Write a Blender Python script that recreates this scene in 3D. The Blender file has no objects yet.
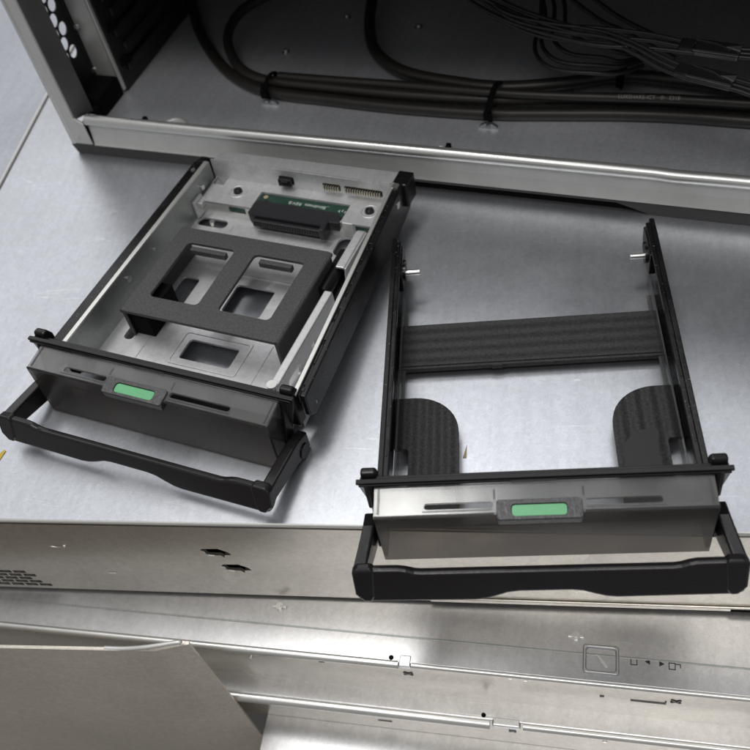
import bpy, bmesh, math, random
from mathutils import Matrix, Vector, Euler
random.seed(7)
S = 0.001                     # everything below is written in millimetres
SC = bpy.context.scene
COL = SC.collection
R = math.radians

# ------------------------------------------------------------------ materials
def mat(name, base, rough=0.5, metal=0.0, spec=0.5, noise=0.0, nscale=300.0, bump=0.0, bscale=600.0,
        rough_var=0.0, specks=0.0, tint=None, coat=0.0):
    m = bpy.data.materials.new(name); m.use_nodes = True
    nt = m.node_tree; N = nt.nodes; L = nt.links
    b = N['Principled BSDF']
    b.inputs['Base Color'].default_value = (*base, 1)
    b.inputs['Roughness'].default_value = rough
    b.inputs['Metallic'].default_value = metal
    b.inputs['Specular IOR Level'].default_value = spec
    if coat: b.inputs['Coat Weight'].default_value = coat
    tc = N.new('ShaderNodeTexCoord')
    col = None
    if noise or rough_var:
        n = N.new('ShaderNodeTexNoise'); n.inputs['Scale'].default_value = nscale
        n.inputs['Detail'].default_value = 6; n.inputs['Roughness'].default_value = 0.65
        L.new(tc.outputs['Object'], n.inputs['Vector'])
        if noise:
            r = N.new('ShaderNodeValToRGB')
            r.color_ramp.elements[0].position = 0.3; r.color_ramp.elements[1].position = 0.7
            t = tint or base
            r.color_ramp.elements[0].color = (*[max(0, c * (1 - noise)) for c in base], 1)
            r.color_ramp.elements[1].color = (*[min(1, c * (1 + noise)) for c in t], 1)
            L.new(n.outputs['Fac'], r.inputs['Fac']); col = r.outputs['Color']
        if rough_var:
            n2 = N.new('ShaderNodeTexNoise'); n2.inputs['Scale'].default_value = nscale * 0.35
            n2.inputs['Detail'].default_value = 8
            L.new(tc.outputs['Object'], n2.inputs['Vector'])
            mr = N.new('ShaderNodeMapRange')
            mr.inputs['From Min'].default_value = 0.3; mr.inputs['From Max'].default_value = 0.7
            mr.inputs['To Min'].default_value = max(0.02, rough - rough_var); mr.inputs['To Max'].default_value = min(1, rough + rough_var)
            L.new(n2.outputs['Fac'], mr.inputs['Value']); L.new(mr.outputs['Result'], b.inputs['Roughness'])
    if specks:
        v = N.new('ShaderNodeTexNoise'); v.inputs['Scale'].default_value = 1400; v.inputs['Detail'].default_value = 2
        L.new(tc.outputs['Object'], v.inputs['Vector'])
        cr = N.new('ShaderNodeValToRGB'); cr.color_ramp.elements[0].position = 0.70; cr.color_ramp.elements[1].position = 0.76
        L.new(v.outputs['Fac'], cr.inputs['Fac'])
        mx = N.new('ShaderNodeMix'); mx.data_type = 'RGBA'
        mx.inputs['B'].default_value = (specks, specks, specks * 0.97, 1)
        if col: L.new(col, mx.inputs['A'])
        else: mx.inputs['A'].default_value = (*base, 1)
        L.new(cr.outputs['Color'], mx.inputs['Factor']); col = mx.outputs['Result']
    if col: L.new(col, b.inputs['Base Color'])
    if bump:
        n3 = N.new('ShaderNodeTexNoise'); n3.inputs['Scale'].default_value = bscale; n3.inputs['Detail'].default_value = 4
        L.new(tc.outputs['Object'], n3.inputs['Vector'])
        bp = N.new('ShaderNodeBump'); bp.inputs['Strength'].default_value = bump; bp.inputs['Distance'].default_value = 0.0004
        L.new(n3.outputs['Fac'], bp.inputs['Height']); L.new(bp.outputs['Normal'], b.inputs['Normal'])
    return m

def galvanised(name, base, rough, scratch=0.5, dark=0.8, metal=0.92):
    """brushed zinc coated sheet: mottled spangle, smudges, fine scratches"""
    m = bpy.data.materials.new(name); m.use_nodes = True
    nt = m.node_tree; N = nt.nodes; L = nt.links
    b = N['Principled BSDF']; b.inputs['Metallic'].default_value = metal
    tc = N.new('ShaderNodeTexCoord')
    def noise(scale, detail=6, rgh=0.6, vec=None):
        n = N.new('ShaderNodeTexNoise'); n.inputs['Scale'].default_value = scale
        n.inputs['Detail'].default_value = detail; n.inputs['Roughness'].default_value = rgh
        L.new(vec or tc.outputs['Object'], n.inputs['Vector']); return n.outputs['Fac']
    def rng(v, a, c, lo, hi):
        r = N.new('ShaderNodeMapRange'); r.inputs['From Min'].default_value = a; r.inputs['From Max'].default_value = c
        r.inputs['To Min'].default_value = lo; r.inputs['To Max'].default_value = hi
        L.new(v, r.inputs['Value']); return r.outputs['Result']
    def math_(op, a, c):
        q = N.new('ShaderNodeMath'); q.operation = op
        for i, v in enumerate((a, c)):
            if isinstance(v, (int, float)): q.inputs[i].default_value = v
            else: L.new(v, q.inputs[i])
        return q.outputs[0]
    vo = N.new('ShaderNodeTexVoronoi'); vo.inputs['Scale'].default_value = 650
    L.new(tc.outputs['Object'], vo.inputs['Vector'])
    sp = rng(vo.outputs['Color'], 0, 1, 0.93, 1.07)
    fine = rng(noise(1500, 2), 0.3, 0.7, 0.94, 1.06)
    big = rng(noise(14, 3, 0.5), 0.3, 0.7, dark, 1.08)
    mg = N.new('ShaderNodeMapping'); mg.inputs['Scale'].default_value = (260, 9, 260); L.new(tc.outputs['Object'], mg.inputs['Vector'])
    grain = rng(noise(1.0, 4, 0.6, mg.outputs['Vector']), 0.3, 0.7, 0.96, 1.04)
    f = math_('MULTIPLY', math_('MULTIPLY', math_('MULTIPLY', sp, fine), big), grain)
    # fine scratches: thin level lines of two stretched noises
    sc_sum = None
    for ang, sx in ((0.45, 1.0), (-0.9, 0.7), (1.3, 0.9)):
        mp = N.new('ShaderNodeMapping'); mp.inputs['Rotation'].default_value = (0, 0, ang)
        mp.inputs['Scale'].default_value = (6 * sx, 95 * sx, 1)
        L.new(tc.outputs['Object'], mp.inputs['Vector'])
        v = noise(1.0, 2, 0.5, mp.outputs['Vector'])
        d = math_('ABSOLUTE', math_('SUBTRACT', v, 0.62), 0.0)
        line = rng(d, 0.0, 0.005, 1.0, 0.0)
        gate = rng(noise(30 + 20 * sx, 2), 0.55, 0.7, 0.0, 1.0)
        line = math_('MULTIPLY', line, gate)
        sc_sum = line if sc_sum is None else math_('MAXIMUM', sc_sum, line)
    f = math_('ADD', f, math_('MULTIPLY', sc_sum, 0.38 * scratch))
    vm = N.new('ShaderNodeVectorMath'); vm.operation = 'SCALE'; vm.inputs[0].default_value = base
    L.new(f, vm.inputs['Scale']); L.new(vm.outputs['Vector'], b.inputs['Base Color'])
    rv = math_('ADD', rng(noise(30, 10, 0.75), 0.3, 0.7, rough - 0.03, rough + 0.03), math_('MULTIPLY', sc_sum, -0.1))
    L.new(rv, b.inputs['Roughness'])
    bp = N.new('ShaderNodeBump'); bp.inputs['Strength'].default_value = 0.035; bp.inputs['Distance'].default_value = 0.0003
    L.new(math_('ADD', noise(900, 4), math_('MULTIPLY', sc_sum, -0.8)), bp.inputs['Height'])
    L.new(bp.outputs['Normal'], b.inputs['Normal'])
    return m

def smoked(name, tint, gloss, rough, mixfac, metal=0.0):
    """dark translucent plastic"""
    m = bpy.data.materials.new(name); m.use_nodes = True
    nt = m.node_tree; N = nt.nodes; L = nt.links
    b = N['Principled BSDF']; b.inputs['Base Color'].default_value = (*gloss, 1); b.inputs['Roughness'].default_value = rough
    b.inputs['Specular IOR Level'].default_value = 0.8; b.inputs['Metallic'].default_value = metal
    tr = N.new('ShaderNodeBsdfTransparent'); tr.inputs['Color'].default_value = (*tint, 1)
    tc = N.new('ShaderNodeTexCoord'); n = N.new('ShaderNodeTexNoise'); n.inputs['Scale'].default_value = 38; n.inputs['Detail'].default_value = 3
    L.new(tc.outputs['Object'], n.inputs['Vector'])
    mr = N.new('ShaderNodeMapRange'); mr.inputs['From Min'].default_value = 0.35; mr.inputs['From Max'].default_value = 0.65
    mr.inputs['To Min'].default_value = mixfac - 0.14; mr.inputs['To Max'].default_value = mixfac + 0.14
    L.new(n.outputs['Fac'], mr.inputs['Value'])
    mx = N.new('ShaderNodeMixShader'); L.new(mr.outputs['Result'], mx.inputs['Fac'])
    L.new(tr.outputs[0], mx.inputs[1]); L.new(b.outputs[0], mx.inputs[2])
    L.new(mx.outputs[0], N['Material Output'].inputs['Surface'])
    return m

M = {}
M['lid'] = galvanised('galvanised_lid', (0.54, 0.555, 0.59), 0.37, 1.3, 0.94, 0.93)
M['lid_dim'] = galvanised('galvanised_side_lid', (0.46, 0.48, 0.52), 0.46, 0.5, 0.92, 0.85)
M['floor_steel'] = galvanised('chassis_floor_steel', (0.76, 0.78, 0.82), 0.40, 0.4, 0.84, 0.6)
M['front_steel'] = galvanised('front_panel_steel', (0.59, 0.56, 0.505), 0.31, 0.25, 0.86, 0.88)
M['low_steel'] = galvanised('lower_server_steel', (0.60, 0.598, 0.605), 0.32, 0.4, 0.88, 0.9)
M['sheet'] = galvanised('loose_sheet_steel', (0.80, 0.745, 0.665), 0.38, 0.1, 0.90, 0.42)
M['lip'] = mat('satin_lip', (0.66, 0.66, 0.64), 0.38, 0.40, noise=0.06, nscale=90, rough_var=0.06, bump=0.05)
M['bead'] = mat('polished_bead', (0.78, 0.78, 0.76), 0.30, 0.8, noise=0.05, nscale=90, rough_var=0.06)
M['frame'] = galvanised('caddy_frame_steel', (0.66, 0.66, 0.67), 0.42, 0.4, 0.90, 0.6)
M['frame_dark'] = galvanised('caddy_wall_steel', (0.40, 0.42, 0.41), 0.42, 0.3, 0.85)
M['frame_edge'] = mat('cut_steel_edge', (0.74, 0.74, 0.71), 0.35, 0.75, noise=0.05)
M['black'] = mat('black_plastic', (0.008, 0.0075, 0.008), 0.30, 0, 0.36, noise=0.15, nscale=120, rough_var=0.08, bump=0.08, bscale=900)
M['handle'] = mat('handle_plastic', (0.013, 0.0115, 0.0125), 0.22, 0, 0.45, noise=0.12, nscale=60, rough_var=0.09, bump=0.08, bscale=1300)
M['rail'] = mat('dusty_black_plastic', (0.009, 0.0085, 0.009), 0.28, 0, 0.38, noise=0.2, nscale=150, rough_var=0.1, specks=0.22, bump=0.15, bscale=500)
M['face'] = smoked('textured_grey_plastic', (0.72, 0.69, 0.65), (0.10, 0.092, 0.086), 0.24, 0.58, 0.5)
M['bracket'] = mat('coated_bracket', (0.054, 0.0525, 0.054), 0.55, 0.0, 0.5, noise=0.5, nscale=1300, bump=0.5, bscale=1800, specks=0.09)
def ribbed(name, direction, period, depth):
    m = mat(name, (0.036, 0.035, 0.0355), 0.62, 0, 0.3, noise=0.5, nscale=1100, bump=0.35, bscale=1500, specks=0.12)
    nt = m.node_tree; N = nt.nodes; L = nt.links
    wv = N.new('ShaderNodeTexWave'); wv.bands_direction = direction; wv.wave_profile = 'SIN'
    wv.inputs['Scale'].default_value = 0.314 / period; wv.inputs['Distortion'].default_value = 0.0; wv.inputs['Detail'].default_value = 2
    tc = N.new('ShaderNodeTexCoord'); L.new(tc.outputs['Object'], wv.inputs['Vector'])
    bp = N.new('ShaderNodeBump'); bp.inputs['Strength'].default_value = 1.0; bp.inputs['Distance'].default_value = depth
    b = N['Principled BSDF']; old = b.inputs['Normal'].links[0].from_node
    L.new(wv.outputs['Fac'], bp.inputs['Height']); L.new(old.outputs['Normal'], bp.inputs['Normal']); L.new(bp.outputs['Normal'], b.inputs['Normal'])
    return m
M['pad'] = ribbed('ribbed_rubber', 'X', 0.0054, 0.0010)
M['pad_cross'] = ribbed('ribbed_crossbar_rubber', 'Y', 0.0050, 0.0005)
M['smoke'] = smoked('smoked_plastic', (0.90, 0.90, 0.90), (0.27, 0.27, 0.265), 0.17, 0.40, 0.5)
M['smoke_dark'] = smoked('smoked_plastic_dark', (0.70, 0.70, 0.70), (0.06, 0.06, 0.06), 0.22, 0.38)
M['clear'] = smoked('clear_guide_plastic', (0.78, 0.79, 0.79), (0.16, 0.16, 0.16), 0.15, 0.40)
M['green'] = mat('green_label_plastic', (0.14, 0.45, 0.21), 0.34, 0, 0.5, noise=0.05, nscale=200)
M['surround'] = mat('latch_surround', (0.045, 0.045, 0.047), 0.34, 0, 0.6, noise=0.5, nscale=700, bump=0.5, bscale=1200, specks=0.16)
M['pcb'] = mat('circuit_board_green', (0.016, 0.055, 0.036), 0.35, 0, 0.5, noise=0.2, nscale=400)
M['connector'] = mat('connector_plastic', (0.020, 0.020, 0.023), 0.42, 0, 0.5, noise=0.15, nscale=600, bump=0.15, bscale=1500)
M['ink'] = mat('white_print', (0.62, 0.66, 0.62), 0.6)
M['ink_grey'] = mat('grey_cable_print', (0.30, 0.29, 0.27), 0.6)
M['ink_black'] = mat('black_print', (0.02, 0.02, 0.022), 0.6)
M['screw'] = mat('dark_screw', (0.05, 0.05, 0.055), 0.3, 0.8, noise=0.2)
M['pin'] = mat('bright_pin', (0.82, 0.82, 0.80), 0.25, 0.9)
M['gold'] = mat('contact_pin', (0.70, 0.66, 0.55), 0.3, 0.9)
M['cable'] = mat('cable_sheath', (0.022, 0.020, 0.018), 0.42, 0, 0.5, noise=0.15, nscale=200, bump=0.1, bscale=1500)
M['wire'] = mat('wire_sleeve', (0.020, 0.019, 0.019), 0.40, 0, 0.5, noise=0.2, nscale=400)
M['shrink'] = mat('heat_shrink', (0.018, 0.017, 0.017), 0.22, 0, 0.7)
M['dark'] = mat('black_painted_steel', (0.016, 0.016, 0.017), 0.5, 0.0, 0.4, noise=0.2, nscale=200, bump=0.1)
M['darkgrey'] = mat('dark_steel', (0.13, 0.13, 0.135), 0.42, 0.7, noise=0.12, nscale=80, rough_var=0.06)
M['skirt'] = mat('skirt_plastic', (0.040, 0.038, 0.039), 0.42, 0, 0.5, noise=0.12, nscale=300, bump=0.1)
M['tan'] = mat('tan_paper', (0.42, 0.33, 0.22), 0.8)
M['yellow'] = mat('yellow_tape', (0.55, 0.40, 0.05), 0.6)
M['void'] = mat('dark_opening', (0.004, 0.004, 0.004), 0.8, 0, 0.1)
M['room'] = mat('room_floor', (0.16, 0.15, 0.14), 0.6, noise=0.2, nscale=5)

# ------------------------------------------------------------------ mesh builder
class MB:
    def __init__(self): self.bm = bmesh.new()
    def _add(self, verts, faces, smooth=False, mtx=None):
        vs = [self.bm.verts.new((mtx @ Vector(v)) if mtx else Vector(v)) for v in verts]
        for f in faces:
            try:
                fc = self.bm.faces.new([vs[i] for i in f]); fc.smooth = smooth
            except ValueError: pass
        return self
    def box(self, x0, x1, y0, y1, z0, z1, mtx=None):
        v = [(x0,y0,z0),(x1,y0,z0),(x1,y1,z0),(x0,y1,z0),(x0,y0,z1),(x1,y0,z1),(x1,y1,z1),(x0,y1,z1)]
        return self._add(v, [(3,2,1,0),(4,5,6,7),(0,1,5,4),(1,2,6,5),(2,3,7,6),(3,0,4,7)], False, mtx)
    def prism(self, poly, axis, a, b, mtx=None):
        """poly = 2-D outline; axis x: (y,z), y: (x,z), z: (x,y)"""
        n = len(poly)
        def p(q, t): return (t,q[0],q[1]) if axis=='x' else ((q[0],t,q[1]) if axis=='y' else (q[0],q[1],t))
        v = [p(q,a) for q in poly] + [p(q,b) for q in poly]
        f = [tuple(range(n))[::-1], tuple(range(n,2*n))] + [(i,(i+1)%n,n+(i+1)%n,n+i) for i in range(n)]
        return self._add(v, f, False, mtx)
    def plate(self, outer, holes, t0, t1, mtx=None, bevel=0.0):
        """flat plate in x-y with real openings, thickness t0..t1 along z"""
        cu = bpy.data.curves.new('tmp', 'CURVE'); cu.dimensions = '2D'; cu.fill_mode = 'BOTH'
        for pl in [outer] + list(holes):
            s = cu.splines.new('POLY'); s.points.add(len(pl) - 1); s.use_cyclic_u = True
            for i, q in enumerate(pl): s.points[i].co = (q[0], q[1], 0, 1)
        cu.extrude = (t1 - t0) / 2 - bevel
        cu.bevel_depth = bevel; cu.bevel_resolution = 1; cu.offset = -bevel
        ob = bpy.data.objects.new('tmp', cu); COL.objects.link(ob)
        dg = bpy.context.evaluated_depsgraph_get()
        me = bpy.data.meshes.new_from_object(ob.evaluated_get(dg))
        bpy.data.objects.remove(ob); bpy.data.curves.remove(cu)
        T = Matrix.Translation((0, 0, (t0 + t1) / 2)); T = (mtx @ T) if mtx else T
        me.transform(T); self.bm.from_mesh(me); bpy.data.meshes.remove(me)
        return self
    def text(self, s, size, depth, mtx, align='CENTER'):
        cu = bpy.data.curves.new('tmp', 'FONT'); cu.body = s; cu.size = size; cu.extrude = depth
        cu.align_x = align; cu.align_y = 'CENTER'
        ob = bpy.data.objects.new('tmp', cu); COL.objects.link(ob)
        dg = bpy.context.evaluated_depsgraph_get()
        me = bpy.data.meshes.new_from_object(ob.evaluated_get(dg))
        bpy.data.objects.remove(ob); bpy.data.curves.remove(cu)
        me.transform(mtx); self.bm.from_mesh(me); bpy.data.meshes.remove(me)
        return self
    def cyl(self, c, axis, r, h, n=20, r2=None):
        r2 = r if r2 is None else r2
        ax = Vector(axis).normalized(); q = ax.to_track_quat('Z', 'Y').to_matrix().to_4x4(); m = Matrix.Translation(c) @ q
        v = [(r*math.cos(2*math.pi*i/n), r*math.sin(2*math.pi*i/n), 0) for i in range(n)] + \
            [(r2*math.cos(2*math.pi*i/n), r2*math.sin(2*math.pi*i/n), h) for i in range(n)]
        self._add(v, [(i,(i+1)%n,n+(i+1)%n,n+i) for i in range(n)], True, m)
        self._add(v[:n], [tuple(range(n))[::-1]], False, m); self._add(v[n:], [tuple(range(n))], False, m)
        return self
    def ring(self, c, R0, r, n=28, k=8, flat=1.0):
        v=[]; f=[]
        for i in range(n):
            a=2*math.pi*i/n
            for j in range(k):
                b=2*math.pi*j/k; rr=R0+r*math.cos(b)
                v.append((c[0]+rr*math.cos(a), c[1]+rr*math.sin(a), c[2]+r*flat*math.sin(b)))
        for i in range(n):
            for j in range(k):
                f.append((i*k+j, ((i+1)%n)*k+j, ((i+1)%n)*k+(j+1)%k, i*k+(j+1)%k))
        return self._add(v, f, True)
    def tube(self, pts, r, n=12, sub=8, caps=True, flat=None):
        P = [Vector(p) for p in pts]
        if sub > 1 and len(P) > 2:                       # Catmull-Rom through the points
            Q = [P[0]*2-P[1]] + P + [P[-1]*2-P[-2]]; out = []
            for i in range(1, len(Q)-2):
                a,b,c,d = Q[i-1],Q[i],Q[i+1],Q[i+2]
                for s in range(sub):
                    t = s/sub
                    out.append(0.5*((2*b)+(c-a)*t+(2*a-5*b+4*c-d)*t*t+(3*b-a-3*c+d)*t**3))
            P = out + [P[-1]]
        v=[]; f=[]; up = Vector((0,0,1)); m = len(P); nrm=None
        for i,p in enumerate(P):
            t = (P[min(i+1,m-1)]-P[max(i-1,0)]).normalized()
            if nrm is None: nrm = (up - t*up.dot(t)); nrm = nrm.normalized() if nrm.length>1e-4 else Vector((1,0,0))
            nrm = (nrm - t*nrm.dot(t)).normalized(); bn = t.cross(nrm)
            for j in range(n):
                a=2*math.pi*j/n; v.append(p + nrm*(r*math.cos(a)*(flat or 1)) + bn*(r*math.sin(a)))
        for i in range(m-1):
            for j in range(n):
                f.append((i*n+j, i*n+(j+1)%n, (i+1)*n+(j+1)%n, (i+1)*n+j))
        self._add(v,f,True)
        if caps:
            self._add(v[:n],[tuple(range(n))[::-1]]); self._add(v[-n:],[tuple(range(n))])
        return self
    def build(self, name, m, parent=None, bevel=0.0, seg=2, label=None, loc=None, rot=None):
        me = bpy.data.meshes.new(name)
        bmesh.ops.remove_doubles(self.bm, verts=self.bm.verts, dist=1e-5) if False else None
        bmesh.ops.recalc_face_normals(self.bm, faces=self.bm.faces)
        self.bm.transform(Matrix.Scale(S, 4)); self.bm.to_mesh(me); self.bm.free()
        me.materials.append(M[m]); o = bpy.data.objects.new(name, me); COL.objects.link(o)
        if parent: o.parent = parent
        if loc: o.location = Vector(loc) * S
        if rot: o.rotation_euler = rot
        if bevel:
            w = o.modifiers.new('edge', 'BEVEL'); w.width = bevel*S; w.segments = seg; w.limit_method = 'ANGLE'; w.angle_limit = R(38)
        if label: o['label'] = label
        return o

def rrect(x0, x1, y0, y1, r, n=5):
    out = []
    for cx, cy, a0 in ((x1-r,y1-r,0),(x0+r,y1-r,90),(x0+r,y0+r,180),(x1-r,y0+r,270)):
        for i in range(n+1):
            a = R(a0 + 90*i/n); out.append((cx+r*math.cos(a), cy+r*math.sin(a)))
    return out
def circ(cx, cy, r, n=20, ry=None): return [(cx+r*math.cos(2*math.pi*i/n), cy+(ry or r)*math.sin(2*math.pi*i/n)) for i in range(n)]

def thing(name, label, cat, loc=(0,0,0), rot=(0,0,0), group=None):
    o = bpy.data.objects.new(name, None); COL.objects.link(o); o.empty_display_size = 0.01
    o.location = Vector(loc)*S; o.rotation_euler = rot; o['label'] = label; o['category'] = cat
    if group: o['group'] = group
    return o
def tag(o, label, cat, group=None, kind=None):
    o['label'] = label; o['category'] = cat
    if group: o['group'] = group
    if kind: o['kind'] = kind
    return o

# ================================================================== SETTING
# room floor far below
o = MB().box(-3000, 3000, -3000, 3000, -804, -800).build('floor', 'room'); o['kind'] = 'structure'

# ---- upper server: flat lid (z=0) with its front panel
UY = R(-3.15)
us = thing('rack_server', 'flat galvanised server case whose lid the two drive trays lie on', 'server', (-62.7, 1.5, -58), (0, 0, UY))
# local: x along the front edge, y backwards, z=58 is the lid surface
LEFT = -206.5            # seam to the neighbouring lid
mb = MB()
mb.prism([(0.8,58),(600,58),(600,55.5),(1.6,55.5)], 'x', LEFT, 600)
mb.build('lid', 'lid', us)
mb = MB(); mb.tube([(LEFT,1.1,56.9),(600,1.1,56.9)], 1.1, 10, 1); mb.build('lid_edge', 'lip', us)
# front panel with openings
to = []
for cx, cz in ((-57, -22.5+58), (-52.5, -35+58)):
    to.append([(cx-5.4,cz+2.2),(cx-4.4,cz+3.4),(cx+1.8,cz+3.7),(cx+5.0,cz+1.2),(cx+6.0,cz-0.9),(cx+3.2,cz-1.3),(cx+2.6,cz-3.3),(cx+1.4,cz-1.5),(cx-3.4,cz-1.4),(cx-4.2,cz+1.6)])
for i in range(9):
    for j in range(5):
        x0 = -195 + i*6.4 + (j%2)*3.2; z0 = 2.2 + j*2.9
        if x0 + 5.4 > -134.5 - j*2.2: continue
        to.append([(x0,z0),(x0+5.5,z0),(x0+5.5,z0+2.25),(x0,z0+2.25)])
XZ = Matrix(((1,0,0,0),(0,0,1,0),(0,1,0,0),(0,0,0,1)))     # plate x-y -> world x-z, thickness -> y
mb = MB(); mb.plate([(-300,0),(600,0),(600,55.4),(-300,55.4)], to, 0.0, 1.2, XZ)
fp = mb.build('front_panel', 'front_steel', us)
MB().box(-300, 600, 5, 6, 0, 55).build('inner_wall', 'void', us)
mb = MB()
for cx, cz in ((-57, 35.5), (-52.5, 23)):
    MB().prism([(cx-4.4,cz+0.4),(cx-3.0,cz-0.6),(cx-0.6,cz-0.9),(cx-1.0,cz-1.5),(cx-3.8,cz-1.2)], 'y', -0.5, 0.1).build('bent_tab', 'frame_edge', us, 0.1)
mb.bm.free()
for cx, cz, rr in ((62.5, 26, 5.0),(-120, 39, 3.2)):
    mb = MB(); mb.tube([(cx+rr*math.cos(R(a)), 0, cz+0.45*rr*math.sin(R(a))) for a in range(180, 361, 20)], 0.45, 8, 3); mb.build('pressed_mark', 'front_steel', us)
mb = MB(); mb.cyl((42, -0.2, 20), (0,1,0), 1.7, 0.3, 14); mb.build('screw_hole', 'void', us)
mb = MB(); mb.box(-107.5, -104, -0.5, 0, 16.4, 17.2); mb.build('bent_tab', 'frame_edge', us, 0.2)
# lower seam and release slot at the right of the front panel
mb = MB(); mb.box(20, 600, -0.9, 0, 0.6, 3.6); mb.build('bottom_flange', 'front_steel', us, 0.4)
mb = MB(); mb.box(130, 160, -1.2, -0.9, 1.2, 2.3); mb.build('release_slot', 'void', us, 0.2)

# ---- neighbouring lid left of the seam
nb = thing('rack_server', 'neighbouring server lid beyond the seam, dimmer and without anything on it', 'server', (-62.7, 1.5, -58), (0, 0, UY))
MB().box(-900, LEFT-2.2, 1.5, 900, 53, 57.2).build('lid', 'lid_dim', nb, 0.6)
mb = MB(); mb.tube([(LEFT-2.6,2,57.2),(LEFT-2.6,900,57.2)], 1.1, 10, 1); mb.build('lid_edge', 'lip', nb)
MB().box(-900, -300.5, 0, 1.2, 0, 53).build('front_panel', 'front_steel', nb)

# ---- lower servers, stepped one below another
LY = R(-6.3)
ls = thing('rack_server', 'server below with pressed square and lock symbols on its lid', 'server', (-62, -22.5, -100), (0, 0, LY))
MB().box(-420, 500, 0, 260, 36.5, 40).build('lid', 'low_steel', ls, 0.5)
mb = MB(); mb.tube([(-420,-0.3,38.6),(7,-0.3,38.6)], 1.7, 12, 1); mb.build('lid_edge', 'bead', ls)
mb = MB(); mb.tube([(12,-0.2,39.0),(500,-0.2,39.0)], 1.15, 12, 1); mb.build('lid_edge', 'bead', ls)
MB().box(-420, 500, 1.0, 2.2, 4.5, 36.6).build('front_panel', 'front_steel', ls)
mb = MB(); mb.box(-420, 500, 9.8, 10.5, 40.0, 40.25); mb.build('lid_reflection_line', 'frame_dark', ls, 0.1)  # dark strip painted for the reflected edge of the case above
mb = MB(); mb.box(7.3, 11.8, -1.2, 3, 37.0, 40.15); mb.build('lid_joint', 'low_steel', ls, 0.4)
mb = MB(); mb.cyl((4.2, 1.6, 39.9), (0,0,1), 0.95, 0.3, 12); mb.build('lid_notch', 'void', ls)
# pressed square
mb = MB()
ox, oy = 81, 8.3
mb.plate(rrect(ox-6.4,ox+6.4,oy-5.4,oy+5.4,1.2), [rrect(ox-5.2,ox+5.2,oy-4.2,oy+4.2,1.0)], 40.0, 41.0, bevel=0.4)
mb.build('pressed_square', 'low_steel', ls)
mb = MB(); mb.plate([(ox-2,oy+2),(ox-0.6,oy+1.6),(ox+2.6,oy-2.4),(ox+1.8,oy-2.6)], [], 40.0, 40.3); mb.build('pressed_arrow', 'lip', ls)
# printed lock / arrow symbols
mb = MB()
def outline(x0,x1,y0,y1,w): mb.plate([(x0,y0),(x1,y0),(x1,y1),(x0,y1)], [[(x0+w,y0+w),(x1-w,y0+w),(x1-w,y1-w),(x0+w,y1-w)]], 40.0, 40.12)
outline(91.4,93.8,7.6,10.2,0.3); mb.box(93.8,95.4,9.9,10.2,40,40.12)
mb.plate([(96.4,9.3),(98.2,10.3),(98.2,8.3)], [], 40.0, 40.12)
mb.plate([(103.2,9.0),(101.4,10.0),(101.4,8.0)], [], 40.0, 40.12)
outline(104.6,107.0,7.2,9.8,0.3); mb.box(107.0,108.8,9.2,9.5,40,40.12); mb.box(108.5,108.8,8.0,9.2,40,40.12)
mb.build('printed_symbols', 'ink_black', ls)
for x, y, nm in ((-43.5, 17.6, 0), (72, 16.4, 1)):
    mb = MB()
    mb.cyl((x, y, 40), (0,0,1), 1.5, 1.2, 14)
    mb.cyl((x, y, 41.2), (0,0,1), 0.9, 0.5, 8)
    mb.box(x-3, x-1.3, y-0.6, y+0.6, 40, 40.7); mb.box(x+1.3, x+3, y-0.6, y+0.6, 40, 40.7)
    mb.build('lid_screw', 'frame_edge', ls, 0.2)
for x, z, w in ((82.1,23.4,1.6),(102.9,22.4,10.5),(108.2,25.8,2.0),(9.1,26.4,2.0),(-25,30,2.2)):
    mb = MB()
    if w > 8: mb.box(x-w, x+2, 0.7, 1.0, z-0.5, z+0.4); mb.box(x+1.6, x+2.2, 0.65, 1.0, z-0.4, z+2.2)
    elif w == 2.0:
        for s in (-1, 1): mb.box(-2.1, 2.1, 0, 0.3+0.03*s, -0.45, 0.45, Matrix.Translation((x,0.7,z)) @ Matrix.Rotation(R(40*s),4,'Y'))
    else: mb.box(x-w/2, x+w/2, 0.7, 1.0, z-0.5, z+0.5)
    mb.build('stamped_mark', 'screw', ls)
for x, z in ((48.5,33),(54.2,32.6),(-55,27)): MB().cyl((x,1.0,z),(0,-1,0),0.8,0.5,10).build('rivet', 'pin', ls)

l3 = thing('rack_server', 'third server down, its rounded pale front lip stepping out under the lid with lock symbols', 'server', (-62, -22.5, -98.5), (0, 0, LY))
MB().box(-420, 500, -6.5, 12, 0.5, 3.6).build('lid', 'low_steel', l3, 0.5)
mb = MB(); mb.tube([(-420,-7.4,1.2),(40,-7.4,1.2)], 2.3, 12, 1); mb.build('lid_edge', 'bead', l3)
mb = MB(); mb.tube([(53,-7.2,1.9),(500,-7.2,1.9)], 1.7, 12, 1); mb.build('lid_edge', 'bead', l3)
mb = MB(); mb.box(41, 52, -8.4, -5, 0.0, 3.66); mb.build('lid_joint', 'low_steel', l3, 0.6)
mb = MB(); mb.cyl((37.5, -5.0, 3.5), (0,0,1), 0.95, 0.3, 12); mb.build('lid_notch', 'void', l3)
MB().box(-420, 500, -5.6, -4.4, -25.8, 0.4).build('front_panel', 'front_steel', l3)
for x, z, w in ((48.4,-10,2.0),(116,-6,6),(-30,-9,3),(-5,-16,3)):
    mb = MB()
    if w == 2.0:
        for s in (-1, 1): mb.box(-1.8, 1.8, 0, 0.3+0.03*s, -0.45, 0.45, Matrix.Translation((x,-5.9,z)) @ Matrix.Rotation(R(50*s),4,'Y'))
    else: mb.box(x-w, x+w, -5.9, -5.6, z-0.3, z+0.3)
    mb.build('stamped_mark', 'darkgrey', l3)
mb = MB(); mb.cyl((84.5,-5.6,-9.5),(0,-1,0),0.9,0.6,10); mb.build('rivet', 'pin', l3)
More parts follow.
